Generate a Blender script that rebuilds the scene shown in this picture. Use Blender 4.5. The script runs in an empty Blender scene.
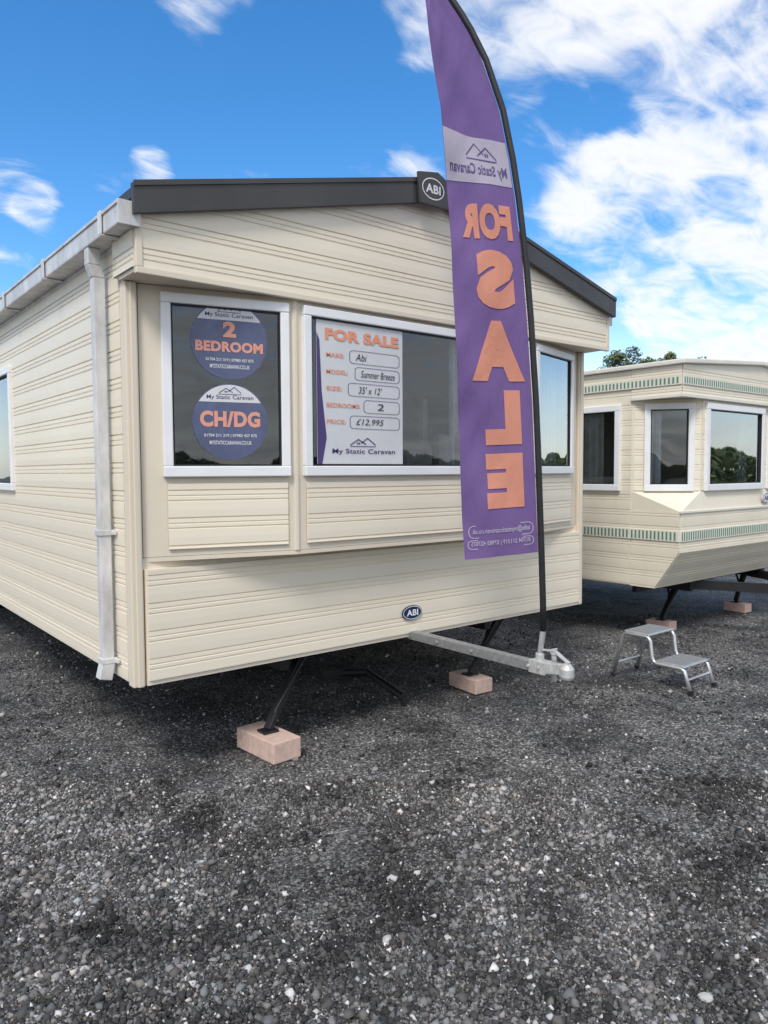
import bpy, bmesh, math, random
import numpy as np
from mathutils import Vector, Matrix, noise
random.seed(7); np.random.seed(7)
C = bpy.context.scene.collection
R = math.radians
# ---------------------------------------------------------------- camera
CAM = Vector((-1.33, -3.66, 1.65)); FPX = 740.0
yaw, pitch, roll = R(38.9), R(3.1), R(0.3)
fh = Vector((math.sin(yaw), math.cos(yaw), 0)); r0 = Vector((math.cos(yaw), -math.sin(yaw), 0)); zz = Vector((0, 0, 1))
FW = fh*math.cos(pitch) - zz*math.sin(pitch); up0 = fh*math.sin(pitch) + zz*math.cos(pitch)
UP = up0*math.cos(roll) + r0*math.sin(roll); RT = r0*math.cos(roll) - up0*math.sin(roll)
cd = bpy.data.cameras.new('camera'); cam = bpy.data.objects.new('camera', cd); C.objects.link(cam)
cd.sensor_fit = 'HORIZONTAL'; cd.sensor_width = 36; cd.lens = FPX/768*36; cd.clip_start = .05; cd.clip_end = 2000
M = Matrix.Identity(4)
for i in range(3):
    M[i][0] = RT[i]; M[i][1] = UP[i]; M[i][2] = -FW[i]; M[i][3] = CAM[i]
cam.matrix_world = M
bpy.context.scene.camera = cam
def ray(px, py): return (FW + RT*((px-384)/FPX) + UP*((512-py)/FPX)).normalized()
def hit(px, py, P0, n):
    d = ray(px, py); t = (P0-CAM).dot(n)/d.dot(n); return CAM + d*t
def ground_at(px, py): return hit(px, py, Vector((0, 0, 0)), zz)

# ---------------------------------------------------------------- materials
def nt(m):
    m.use_nodes = True; t = m.node_tree; return t, t.nodes, t.links
def mat(name, col, rough=.5, metal=0, var=0, vscale=4, stretch=(1, 1, 1), bump=0, bscale=200, dark=None, spec=.5):
    m = bpy.data.materials.new(name); t, N, L = nt(m); b = N['Principled BSDF']
    b.inputs['Base Color'].default_value = (*col, 1); b.inputs['Roughness'].default_value = rough
    b.inputs['Metallic'].default_value = metal; b.inputs['Specular IOR Level'].default_value = spec
    tc = N.new('ShaderNodeTexCoord')
    if var:
        mp = N.new('ShaderNodeMapping'); mp.inputs['Scale'].default_value = stretch; L.new(tc.outputs['Object'], mp.inputs['Vector'])
        n = N.new('ShaderNodeTexNoise'); n.inputs['Scale'].default_value = vscale; n.inputs['Detail'].default_value = 6
        n.inputs['Roughness'].default_value = .65
        L.new(mp.outputs['Vector'], n.inputs['Vector'])
        cr = N.new('ShaderNodeValToRGB'); cr.color_ramp.elements[0].position = .3; cr.color_ramp.elements[1].position = .7
        d = dark or tuple(c*(1-var) for c in col)
        cr.color_ramp.elements[0].color = (*d, 1); cr.color_ramp.elements[1].color = (*[min(1, c*(1+var*.4)) for c in col], 1)
        L.new(n.outputs['Fac'], cr.inputs['Fac']); L.new(cr.outputs['Color'], b.inputs['Base Color'])
        mr = N.new('ShaderNodeMapRange'); mr.inputs['To Min'].default_value = min(1, rough+.12); mr.inputs['To Max'].default_value = max(0, rough-.06)
        L.new(n.outputs['Fac'], mr.inputs['Value']); L.new(mr.outputs['Result'], b.inputs['Roughness'])
    if bump:
        n2 = N.new('ShaderNodeTexNoise'); n2.inputs['Scale'].default_value = bscale; n2.inputs['Detail'].default_value = 4
        L.new(tc.outputs['Object'], n2.inputs['Vector'])
        bp = N.new('ShaderNodeBump'); bp.inputs['Strength'].default_value = bump; bp.inputs['Distance'].default_value = .004
        L.new(n2.outputs['Fac'], bp.inputs['Height']); L.new(bp.outputs['Normal'], b.inputs['Normal'])
    return m
m_side = mat('cream_siding', (.86, .785, .645), .34, 0, .03, 1.2, (1, 1, .6), .03, 4, dark=(.83, .75, .605))
m_side2 = mat('old_cream_siding', (.84, .78, .65), .45, 0, .06, 2.0, (1.5, 1.5, .35), .05, 6, dark=(.79, .72, .575))
m_trim = mat('cream_trim', (.76, .68, .55), .42, 0, .06, 2, (1, 1, .3), .03, 12)
m_trim2 = mat('pale_trim', (.80, .77, .68), .45, 0, .12, 3)
m_white = mat('white_plastic', (.86, .87, .88), .3, 0, .07, 5)
m_gut = mat('grey_white_plastic', (.72, .72, .72), .38, 0, .35, 9, (1, 1, .4))
m_roof = mat('anthracite_metal', (.055, .053, .053), .42, 0, .25, 3)
m_black = mat('black_steel', (.018, .018, .02), .45, 0, .4, 12, bump=.2, bscale=60)
m_gasket = mat('black_rubber', (.012, .012, .013), .6)
m_galv = mat('galvanised_steel', (.40, .41, .41), .45, .5, .3, 30)
m_hitch = mat('pale_metal_casting', (.62, .62, .61), .42, .3, .35, 25, bump=.4, bscale=90)
m_block = mat('pink_concrete_block', (.70, .50, .42), .95, 0, .22, 30, bump=1.0, bscale=160)
m_dark = mat('dark_interior', (.10, .10, .105), .8)
m_mid = mat('interior_board', (.22, .21, .20), .7, 0, .2, 4)
m_curt = mat('curtain_cloth', (.62, .62, .64), .9, 0, .3, 9)
m_seat = mat('seat_cloth', (.34, .32, .32), .9, 0, .2, 9)
m_blue = mat('badge_blue', (.012, .03, .09), .25)
m_wtext = mat('white_print', (.80, .80, .82), .4)
m_otext = mat('orange_print', (.80, .32, .20), .6)
m_otext2 = mat('faded_orange_print', (.74, .34, .26), .6)
m_ptext = mat('purple_print', (.07, .05, .18), .6)
m_hand = mat('black_pen', (.04, .04, .06), .6)
m_paper = mat('white_board_paper', (.68, .69, .71), .5, 0, .06, 6)
m_disc = mat('purple_sticker', (.10, .12, .23), .15, 0, .3, 7)
m_green = mat('green_stripe', (.12, .25, .17), .5)
m_alu = mat('brushed_aluminium', (.62, .63, .64), .35, .7, .15, 25)
m_tread = mat('grey_tread', (.33, .34, .34), .6, .2, .2, 60, bump=.6, bscale=300)
m_bark = mat('bark', (.10, .075, .05), .9, 0, .3, 15)

def glass(name, tint, base, mul=1.8):
    m = bpy.data.materials.new(name); t, N, L = nt(m); N.clear()
    o = N.new('ShaderNodeOutputMaterial'); tr = N.new('ShaderNodeBsdfTransparent'); tr.inputs['Color'].default_value = (*tint, 1)
    g = N.new('ShaderNodeBsdfGlossy'); g.inputs['Roughness'].default_value = .015; g.inputs['Color'].default_value = (.93, .97, 1, 1)
    fr = N.new('ShaderNodeFresnel'); fr.inputs['IOR'].default_value = 1.5
    tc = N.new('ShaderNodeTexCoord'); n = N.new('ShaderNodeTexNoise'); n.inputs['Scale'].default_value = 1.8; n.inputs['Detail'].default_value = 1
    L.new(tc.outputs['Object'], n.inputs['Vector'])
    bp = N.new('ShaderNodeBump'); bp.inputs['Strength'].default_value = .4; bp.inputs['Distance'].default_value = .014
    L.new(n.outputs['Fac'], bp.inputs['Height']); L.new(bp.outputs['Normal'], g.inputs['Normal'])
    ma = N.new('ShaderNodeMath'); ma.operation = 'MULTIPLY_ADD'; ma.inputs[1].default_value = mul; ma.inputs[2].default_value = base
    ma.use_clamp = True
    L.new(fr.outputs['Fac'], ma.inputs[0]); mx = N.new('ShaderNodeMixShader')
    L.new(ma.outputs[0], mx.inputs['Fac']); L.new(tr.outputs[0], mx.inputs[1]); L.new(g.outputs[0], mx.inputs[2]); L.new(mx.outputs[0], o.inputs['Surface'])
    return m
m_glass = glass('window_glass', (.86, .92, .94), .04, 1.5)
m_glass2 = glass('bright_window_glass', (.8, .86, .88), .26)

def cloth(name, col):
    m = bpy.data.materials.new(name); t, N, L = nt(m); b = N['Principled BSDF']; o = N['Material Output']
    b.inputs['Base Color'].default_value = (*col, 1); b.inputs['Roughness'].default_value = .75; b.inputs['Specular IOR Level'].default_value = .2
    tc = N.new('ShaderNodeTexCoord'); w = N.new('ShaderNodeTexNoise'); w.inputs['Scale'].default_value = 9; w.inputs['Detail'].default_value = 5
    mp = N.new('ShaderNodeMapping'); mp.inputs['Scale'].default_value = (1, 1, .35); L.new(tc.outputs['Object'], mp.inputs['Vector']); L.new(mp.outputs['Vector'], w.inputs['Vector'])
    bp = N.new('ShaderNodeBump'); bp.inputs['Strength'].default_value = .8; bp.inputs['Distance'].default_value = .025
    L.new(w.outputs['Fac'], bp.inputs['Height']); L.new(bp.outputs['Normal'], b.inputs['Normal'])
    tl = N.new('ShaderNodeBsdfTranslucent'); tl.inputs['Color'].default_value = (*col, 1)
    mx = N.new('ShaderNodeMixShader'); mx.inputs['Fac'].default_value = .3
    L.new(b.outputs[0], mx.inputs[1]); L.new(tl.outputs[0], mx.inputs[2]); L.new(mx.outputs[0], o.inputs['Surface'])
    return m
m_flag = cloth('purple_cloth', (.205, .13, .33)); m_flagw = cloth('lilac_white_cloth', (.56, .52, .63)); m_flago = cloth('orange_cloth', (.80, .35, .25))

def leafmat():
    m = bpy.data.materials.new('leaves'); t, N, L = nt(m); b = N['Principled BSDF']
    tc = N.new('ShaderNodeTexCoord'); n = N.new('ShaderNodeTexNoise'); n.inputs['Scale'].default_value = 1.8; n.inputs['Detail'].default_value = 5; L.new(tc.outputs['Object'], n.inputs['Vector'])
    cr = N.new('ShaderNodeValToRGB'); cr.color_ramp.elements[0].position = .38; cr.color_ramp.elements[1].position = .62
    cr.color_ramp.elements[0].color = (.035, .065, .02, 1); cr.color_ramp.elements[1].color = (.15, .19, .06, 1)
    L.new(n.outputs['Fac'], cr.inputs['Fac']); L.new(cr.outputs['Color'], b.inputs['Base Color']); b.inputs['Roughness'].default_value = .6
    return m
m_leaf = leafmat()

def gravelmat():
    m = bpy.data.materials.new('dark_gravel'); t, N, L = nt(m); b = N['Principled BSDF']
    tc = N.new('ShaderNodeTexCoord')
    v = N.new('ShaderNodeTexVoronoi'); v.inputs['Scale'].default_value = 90; L.new(tc.outputs['Object'], v.inputs['Vector'])
    sep = N.new('ShaderNodeSeparateColor'); L.new(v.outputs['Color'], sep.inputs[0])
    cr = N.new('ShaderNodeValToRGB'); e = cr.color_ramp.elements
    e[0].position = 0; e[0].color = (.035, .035, .035, 1); e[1].position = 1; e[1].color = (.46, .45, .43, 1)
    x = e.new(.5); x.color = (.098, .098, .098, 1); x = e.new(.9); x.color = (.21, .208, .204, 1)
    L.new(sep.outputs[0], cr.inputs['Fac'])
    n = N.new('ShaderNodeTexNoise'); n.inputs['Scale'].default_value = 1.3; n.inputs['Detail'].default_value = 9; n.inputs['Roughness'].default_value = .74; L.new(tc.outputs['Object'], n.inputs['Vector'])
    cr2 = N.new('ShaderNodeValToRGB'); cr2.color_ramp.elements[0].position = .40; cr2.color_ramp.elements[0].color = (.42, .42, .43, 1)
    cr2.color_ramp.elements[1].position = .56; cr2.color_ramp.elements[1].color = (1.3, 1.29, 1.28, 1); L.new(n.outputs['Fac'], cr2.inputs['Fac'])
    mx = N.new('ShaderNodeMix'); mx.data_type = 'RGBA'; mx.blend_type = 'MULTIPLY'; mx.inputs[0].default_value = 1
    L.new(cr.outputs['Color'], mx.inputs[6]); L.new(cr2.outputs['Color'], mx.inputs[7]); L.new(mx.outputs[2], b.inputs['Base Color'])
    b.inputs['Roughness'].default_value = .85; b.inputs['Specular IOR Level'].default_value = .25
    bp = N.new('ShaderNodeBump'); bp.inputs['Strength'].default_value = 1; bp.inputs['Distance'].default_value = .007; bp.invert = True
    n3 = N.new('ShaderNodeTexNoise'); n3.inputs['Scale'].default_value = 60; n3.inputs['Detail'].default_value = 5; L.new(tc.outputs['Object'], n3.inputs['Vector'])
    ad = N.new('ShaderNodeMath'); ad.operation = 'SUBTRACT'; L.new(v.outputs['Distance'], ad.inputs[0]); L.new(n3.outputs['Fac'], ad.inputs[1])
    L.new(ad.outputs[0], bp.inputs['Height']); L.new(bp.outputs['Normal'], b.inputs['Normal'])
    return m
m_gravel = gravelmat()
def stonemat():
    m = bpy.data.materials.new('stone_chips'); t, N, L = nt(m); b = N['Principled BSDF']
    a = N.new('ShaderNodeAttribute'); a.attribute_name = 'tone'; L.new(a.outputs['Color'], b.inputs['Base Color']); b.inputs['Roughness'].default_value = .8; b.inputs['Specular IOR Level'].default_value = .3
    return m
m_stone = stonemat()
m_pale = mat('pale_stone', (.62, .61, .59), .85, 0, .25, 60, bump=.6, bscale=120)

# ---------------------------------------------------------------- mesh helpers
class Fac:
    """vertical wall plane: a runs along it, z up, out is outward"""
    def __init__(s, p0, p1):
        s.o = Vector((p0[0], p0[1], 0)); d = Vector((p1[0]-p0[0], p1[1]-p0[1], 0)); s.len = d.length; s.d = d.normalized()
        s.n = Vector((s.d.y, -s.d.x, 0))
    def p(s, a, z, out=0): return s.o + s.d*a + s.n*out + zz*z
    def fit(s, px, py, out=0):
        h = hit(px, py, s.o+s.n*out, s.n); return (h-s.o).dot(s.d), h.z
class Raked(Fac):
    """wall leaning back below zt: moves inward by k per metre of drop"""
    def __init__(s, p0, p1, zt, k): super().__init__(p0, p1); s.zt = zt; s.k = k
    def p(s, a, z, out=0): return s.o + s.d*a + s.n*(out-s.k*(s.zt-z)) + zz*z
class MB:
    def __init__(s): s.v = []; s.f = []
    def add(s, vs, fs):
        k = len(s.v); s.v += [tuple(v) for v in vs]; s.f += [tuple(i+k for i in f) for f in fs]
    def hexa(s, p): s.add(p, [(0, 3, 2, 1), (4, 5, 6, 7), (0, 1, 5, 4), (1, 2, 6, 5), (2, 3, 7, 6), (3, 0, 4, 7)])
    def box(s, x0, x1, y0, y1, z0, z1): s.hexa([(x0, y0, z0), (x1, y0, z0), (x1, y1, z0), (x0, y1, z0), (x0, y0, z1), (x1, y0, z1), (x1, y1, z1), (x0, y1, z1)])
    def obox(s, F, a0, a1, z0, z1, o0, o1):
        s.hexa([F.p(a0, z0, o1), F.p(a1, z0, o1), F.p(a1, z0, o0), F.p(a0, z0, o0), F.p(a0, z1, o1), F.p(a1, z1, o1), F.p(a1, z1, o0), F.p(a0, z1, o0)])
    def quad(s, *p): s.add(p, [tuple(range(len(p)))])
    def prism(s, pts, off):
        n = len(pts); pts = [Vector(p) for p in pts]; off = Vector(off)
        s.add(pts+[p+off for p in pts], [tuple(range(n)), tuple(range(2*n-1, n-1, -1))]+[(i, i+n, (i+1) % n+n, (i+1) % n) for i in range(n)])
    def tube(s, pts, r, n=10, caps=True):
        pts = [Vector(p) for p in pts]; rs = r if isinstance(r, (list, tuple)) else [r]*len(pts)
        k = len(s.v); prev = None
        for i, p in enumerate(pts):
            t = (pts[min(i+1, len(pts)-1)]-pts[max(i-1, 0)]).normalized()
            if prev is None:
                ref = zz if abs(t.z) < .9 else Vector((1, 0, 0)); x = t.cross(ref).normalized()
            else: x = (prev-t*prev.dot(t)).normalized()
            prev = x; y = t.cross(x)
            for j in range(n):
                an = 2*math.pi*j/n; s.v.append(tuple(p+(x*math.cos(an)+y*math.sin(an))*rs[i]))
        for i in range(len(pts)-1):
            for j in range(n):
                a = k+i*n+j; b = k+i*n+(j+1) % n; s.f.append((a, b, b+n, a+n))
        if caps:
            s.f.append(tuple(k+j for j in range(n))[::-1]); s.f.append(tuple(k+(len(pts)-1)*n+j for j in range(n)))
    def bar(s, p, q, w, h):
        p, q = Vector(p), Vector(q); t = (q-p).normalized(); x = t.cross(zz)
        x = x.normalized() if x.length > 1e-3 else Vector((1, 0, 0)); y = x.cross(t)
        c = [(-1, -1), (1, -1), (1, 1), (-1, 1)]
        s.hexa([p+x*a*w/2+y*b*h/2 for a, b in c]+[q+x*a*w/2+y*b*h/2 for a, b in c])
    def build(s, name, m, parent=None, bevel=0, smooth=False, recalc=True):
        me = bpy.data.meshes.new(name); me.from_pydata(s.v, [], s.f); me.materials.append(m)
        if recalc:
            bm = bmesh.new(); bm.from_mesh(me); bmesh.ops.recalc_face_normals(bm, faces=bm.faces); bm.to_mesh(me); bm.free()
        if smooth: me.shade_smooth()
        o = bpy.data.objects.new(name, me); C.objects.link(o)
        if parent is not None:
            o.parent = parent
        if bevel:
            b = o.modifiers.new('bevel', 'BEVEL'); b.width = bevel; b.segments = 2; b.limit_method = 'ANGLE'
        return o
def empty(name): o = bpy.data.objects.new(name, None); C.objects.link(o); o.empty_display_size = .2; return o
def tag(o, label=None, cat=None, group=None, kind=None):
    if label: o['label'] = label
    if cat: o['category'] = cat
    if group: o['group'] = group
    if kind: o['kind'] = kind
    return o
def thing(name, loc, label, cat, group=None):
    """empty at the base; children are built in world space and shifted back by settle()"""
    o = empty(name); o.location = loc; tag(o, label, cat, group); return o
def settle(root):
    inv = Matrix.Translation(-root.location)
    for ch in root.children: 
        if ch.type == 'MESH' and not ch.get('_s'): ch.data.transform(inv); ch['_s'] = 1
        for g in ch.children:
            if g.type == 'MESH' and not g.get('_s'): g.data.transform(inv); g['_s'] = 1
    for ch in root.children:
        if '_s' in ch: del ch['_s']
        for g in ch.children:
            if '_s' in g: del g['_s']

# siding profile: wide flat plank, then a narrow bead between two thin grooves
PER = .142
PROF = [(0, .0005), (.003, .0090), (.040, .0102), (.083, .0095), (.086, .0032), (.090, .0032), (.093, .0092), (.108, .0092), (.111, .0032), (.115, .0032), (.118, .0085), (.137, .0080), (.139, .0005)]
def prof_rows(z0, z1, s=1):
    ks = []
    k = math.floor(z0/PER)-1
    while k*PER < z1+PER:
        for a, b in PROF: ks.append((k*PER+a, b*s))
        k += 1
    out = []
    def at(z):
        for (a, b), (c, d) in zip(ks, ks[1:]):
            if a <= z <= c: return b+(d-b)*(z-a)/max(c-a, 1e-9)
    out.append((z0, at(z0))); out += [k for k in ks if z0+1e-5 < k[0] < z1-1e-5]; out.append((z1, at(z1)))
    return out
def siding(mb, F, a0, a1, z0, z1, o=.001, rng=None, s=1):
    rows = prof_rows(z0, z1, s)
    vs = []; fs = []
    for z, b in rows:
        x0, x1 = rng(z) if rng else (a0, a1)
        vs += [F.p(x0, z, o+b), F.p(x1, z, o+b)]
    for i in range(len(rows)-1): fs.append((2*i, 2*i+1, 2*i+3, 2*i+2))
    # end caps
    if not rng:
        for e, aa in ((0, a0), (1, a1)):
            for i in range(len(rows)-1):
                k = len(vs); vs += [F.p(aa, rows[i][0], o), F.p(aa, rows[i+1][0], o)]
                fs.append((2*i+e, 2*i+2+e, k+1, k))
    mb.add(vs, fs)
def holed(mb, F, a0, a1, z0, z1, holes, o0, o1, fn):
    """fn(a0,a1,z0,z1) is called for every rectangle around the holes (holes sorted in a)"""
    x = a0
    for h0, h1, g0, g1 in sorted(holes):
        if h0 > x: fn(x, h0, z0, z1)
        if g0 > z0: fn(h0, h1, z0, g0)
        if z1 > g1: fn(h0, h1, g1, z1)
        x = h1
    if a1 > x: fn(x, a1, z0, z1)
def window(parent, F, a0, a1, z0, z1, mullions=(), w=.04, label=None, proud=.03, gm=None):
    f = MB()
    f.obox(F, a0-.010, a1+.010, z1-w, z1+.012, -.03, proud); f.obox(F, a0-.010, a1+.010, z0-.016, z0+w, -.03, proud+.004)
    f.obox(F, a0-.010, a0+w, z0+w, z1-w, -.03, proud-.001); f.obox(F, a1-w, a1+.010, z0+w, z1-w, -.03, proud-.001)
    for mu in mullions: f.obox(F, mu-.03, mu+.03, z0+w, z1-w, -.03, proud-.002)
    o = f.build('window', m_white, parent, bevel=.006)
    if label: o['label'] = label
    g = MB(); q = .009; e = w
    g.obox(F, a0+e, a1-e, z1-e-q, z1-e, -.02, proud-.012); g.obox(F, a0+e, a1-e, z0+e, z0+e+q, -.02, proud-.012)
    g.obox(F, a0+e, a0+e+q, z0+e+q, z1-e-q, -.02, proud-.012); g.obox(F, a1-e-q, a1-e, z0+e+q, z1-e-q, -.02, proud-.012)
    g.build('gasket', m_gasket, o)
    p = MB(); p.quad(F.p(a0+e, z0+e, .008), F.p(a1-e, z0+e, .008), F.p(a1-e, z1-e, .008), F.p(a0+e, z1-e, .008))
    p.build('pane', gm or m_glass, o, recalc=False)
    return o

# text
_tc = {}
def textdata(s, bold=0, shear=0):
    key = (s, bold, shear)
    if key in _tc: return _tc[key]
    cu = bpy.data.curves.new('t', 'FONT'); cu.body = s; cu.size = 1; cu.offset = bold; cu.shear = shear; cu.resolution_u = 4
    cu.space_character = 1+bold*1.5
    cu.dimensions = '2D'; cu.fill_mode = 'BOTH'
    ob = bpy.data.objects.new('t', cu); C.objects.link(ob); bpy.context.view_layer.update()
    dg = bpy.context.evaluated_depsgraph_get(); me = bpy.data.meshes.new_from_object(ob.evaluated_get(dg))
    vs = [(v.co.x, v.co.y) for v in me.vertices]; fs = [tuple(p.vertices) for p in me.polygons]
    bpy.data.objects.remove(ob); bpy.data.curves.remove(cu)
    x0 = min(v[0] for v in vs); x1 = max(v[0] for v in vs); y0 = min(v[1] for v in vs); y1 = max(v[1] for v in vs)
    vs = [((x-x0)/(x1-x0), (y-y0)/(y1-y0)) for x, y in vs]
    _tc[key] = (vs, fs, (x1-x0)/(y1-y0)); return _tc[key]
def put_text(mb, s, fn, bold=.0, shear=0, mirror=False, cuts=0):
    """fn(u,v) -> 3D point, u,v in 0..1 of the text's own box"""
    vs, fs, asp = textdata(s, bold, shear)
    if cuts:
        bm = bmesh.new(); bv = [bm.verts.new((x, y, 0)) for x, y in vs]
        for f in fs:
            try: bm.faces.new([bv[i] for i in f])
            except ValueError: pass
        for ax in (0, 1):
            for k in range(1, cuts):
                co = [0, 0, 0]; co[ax] = k/cuts; no = [0, 0, 0]; no[ax] = 1
                bmesh.ops.bisect_plane(bm, geom=bm.verts[:]+bm.edges[:]+bm.faces[:], plane_co=co, plane_no=no)
        bm.verts.index_update(); vs = [(v.co.x, v.co.y) for v in bm.verts]; fs = [tuple(v.index for v in f.verts) for f in bm.faces]; bm.free()
    mb.add([fn(1-u if mirror else u, v) for u, v in vs], fs)
def text_m(mb, F, s, a0, a1, zb, zt, out, **k):
    put_text(mb, s, lambda u, v: F.p(a0+(a1-a0)*u, zb+(zt-zb)*v, out), **k)
def disc(mb, F, a, z, ra, rz, o0, o1, n=48):
    mb.prism([F.p(a+ra*math.cos(2*math.pi*i/n), z+rz*math.sin(2*math.pi*i/n), o0) for i in range(n)], F.n*(o1-o0))
def ring(mb, F, a, z, ra, rz, w, o, n=48):
    vs = []; 
    for i in range(n):
        c, s_ = math.cos(2*math.pi*i/n), math.sin(2*math.pi*i/n)
        vs += [F.p(a+ra*c, z+rz*s_, o), F.p(a+(ra-w)*c, z+(rz-w)*s_, o)]
    mb.add(vs, [(2*i, (2*i+2) % (2*n), (2*i+3) % (2*n), 2*i+1) for i in range(n)])
def round_outline(mb, fn, u0, u1, v0, v1, ru, rv, wu, wv, n=6):
    """closed rounded-rectangle line; fn(u,v)->3D"""
    pts = []
    for cx, cy, a0 in ((u1-ru, v1-rv, 0), (u0+ru, v1-rv, 90), (u0+ru, v0+rv, 180), (u1-ru, v0+rv, 270)):
        for i in range(n+1):
            a = R(a0+90*i/n); pts.append((cx, cy, math.cos(a), math.sin(a)))
    vs = []
    for cx, cy, c, s_ in pts: vs += [fn(cx+ru*c, cy+rv*s_), fn(cx+(ru-wu)*c, cy+(rv-wv)*s_)]
    N_ = len(pts); mb.add(vs, [(2*i, (2*i+2) % (2*N_), (2*i+3) % (2*N_), 2*i+1) for i in range(N_)])
def badge(parent, F, a, z, ra, rz, o, m, tm=None):
    b = MB(); disc(b, F, a, z, ra, rz, o, o+.008); ob = b.build('badge', m, parent, bevel=.002)
    t = MB(); ring(t, F, a, z, ra*.93, rz*.90, rz*.09, o+.0095); text_m(t, F, 'ABI', a-ra*.58, a+ra*.58, z-rz*.42, z+rz*.42, o+.0095, bold=.03)
    t.build('lettering', tm or m_wtext, ob, recalc=False); return ob
def house_logo(mb, P, x0, x1, y0, y1, th=1.0):
    """roof-line logo: P(u,v)->3D; two peaked strokes"""
    def st(pts, w):
        w *= th
        for (a, b), (c, d) in zip(pts, pts[1:]):
            mb.add([P(x0+(x1-x0)*a, y0+(y1-y0)*b), P(x0+(x1-x0)*c, y0+(y1-y0)*d), P(x0+(x1-x0)*c, y0+(y1-y0)*(d-w)), P(x0+(x1-x0)*a, y0+(y1-y0)*(b-w))], [(0, 1, 2, 3)])
    st([(0, .25), (.32, .85), (.62, .35)], .16); st([(.42, .45), (.68, 1), (1, .3)], .16); st([(0, .12), (1, .12)], .10)
    for k in range(2):
        u = .26+.07*k; mb.add([P(x0+(x1-x0)*a, y0+(y1-y0)*b) for a, b in ((u, .3), (u+.05, .3), (u+.05, .48), (u, .48))], [(0, 1, 2, 3)])

def jack(parent, top, foot, lean=(.25, .25)):
    j = MB(); t, f = Vector(top), Vector(foot)
    j.bar(t, f+zz*.015, .05, .035); j.bar(t+Vector((.035, .02, 0)), f+(t-f)*.3+Vector((.02, 0, 0)), .022, .03)
    j.tube([t+Vector((lean[0]*.8, lean[1], 0)), f+(t-f)*.45], .013, 8)
    j.tube([t+Vector((.02, -.04, .0)), f+(t-f)*.25+Vector((-.03, -.02, 0))], .009, 8)
    j.box(f.x-.05, f.x+.05, f.y-.045, f.y+.045, f.z, f.z+.014)
    j.box(t.x-.08, t.x+.1, t.y-.03, t.y+.05, t.z-.005, t.z+.04)
    return j.build('jack_leg', m_black, parent, bevel=.003)
def block(x, y, rz, dims, label, group=None):
    b = MB(); b.box(-dims[0]/2, dims[0]/2, -dims[1]/2, dims[1]/2, 0, dims[2])
    me_o = b.build('concrete_block', m_block, None, bevel=.006)
    me_o.location = (x, y, .004); me_o.rotation_euler.z = rz; tag(me_o, label, 'concrete block', group); return me_o

# ================================================================ CARAVAN ONE
Wd, Ln, Z0, ZB, ZG, ZE = 3.66, 10.67, .58, 1.22, 2.59, 2.88
van = thing('static_caravan', (1.83, 5, 0), 'large cream static caravan with dark roof edge and three-sided bay window, nearest to the camera', 'static caravan')
FS = Fac((0, Ln), (0, 0)); FR = Fac((Wd, 0), (Wd, Ln)); FB = Fac((Wd, Ln), (0, Ln))
SW = (Ln-3.75, Ln-2.33, 1.54, 2.43); SW2 = (Ln-7.4, Ln-6.2, 1.54, 2.43)
for F, hs in ((FS, [SW2, SW]), (FR, [(1.2, 2.6, 1.54, 2.43)]), (FB, [])):
    w = MB()
    L0, L1 = (0.002, F.len-.002) if F is not FB else (.045, Wd-.045)
    holed(w, F, L0, L1, Z0, ZE, hs, 0, 0, lambda a, b, c, d: w.obox(F, a, b, c, d, -.04, 0))
    holed(w, F, L0+.02, L1-.06, Z0+.01, ZE-.01, hs, 0, 0, lambda a, b, c, d: siding(w, F, a, b, c, d, .001))
    w.build('rear_wall' if F is FB else 'side_wall', m_side, van, recalc=False)
for F, h in ((FS, SW), (FS, SW2), (FR, (1.2, 2.6, 1.54, 2.43))): window(van, F, *h, mullions=((h[0]+h[1])/2,), proud=.035)
fl = MB(); fl.box(.045, Wd-.045, .03, Ln-.045, Z0+.004, Z0+.06); fl.build('floor', m_dark, van)
# lower front panel
FF = Fac((0, 0), (Wd, 0))
lp = MB(); lp.obox(FF, .055, Wd-.055, Z0-.005, 1.165, -.03, .035); siding(lp, FF, .062, Wd-.062, Z0+.02, 1.16, .036)
lp.build('front_panel', m_side, van, recalc=False)
fw = MB(); fw.obox(FF, .055, Wd-.055, 1.165, ZB-.002, -.03, .004); fw.build('panel_ledge', m_trim, van)
for x0 in (0, Wd-.05):
    ct = MB(); ct.box(x0-.012 if x0 == 0 else x0, x0+.05 if x0 == 0 else x0+.062, -.022, .05, Z0-.01, ZG-.002); ct.box(x0+.008, x0+.042, -.034, -.022, Z0-.01, ZG-.002)
    ct.build('corner_trim', m_trim, van, bevel=.006)
# bay
BX0, BX1, BP = .06, .85, .20
pts = [(BX0, -.0), (BX1, -BP), (Wd-BX1, -BP), (Wd-BX0, 0)]
FA, FM, FC = Fac(pts[0], pts[1]), Fac(pts[1], pts[2]), Fac(pts[2], pts[3])
bw = MB(); WZ0, WZ1 = 1.645, 2.545
bh = []
for F, h in ((FA, (.115, FA.len-.05)), (FM, (.05, FM.len-.05)), (FC, (.05, FC.len-.115))):
    hole = (h[0], h[1], WZ0, WZ1); bh.append((F, hole))
    holed(bw, F, .0, F.len, ZB+.004, ZG-.002, [hole], 0, 0, lambda a, b, c, d: bw.obox(F, a, b, c, d, -.035, 0))
bw.build('bay_wall', m_trim, van)
so = MB(); so.prism([(BX0, 0, ZB-.02), (BX1, -BP-.002, ZB-.02), (Wd-BX1, -BP-.002, ZB-.02), (Wd-BX0, 0, ZB-.02)], (0, 0, .022)); so.build('bay_underside', m_trim, van)
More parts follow.
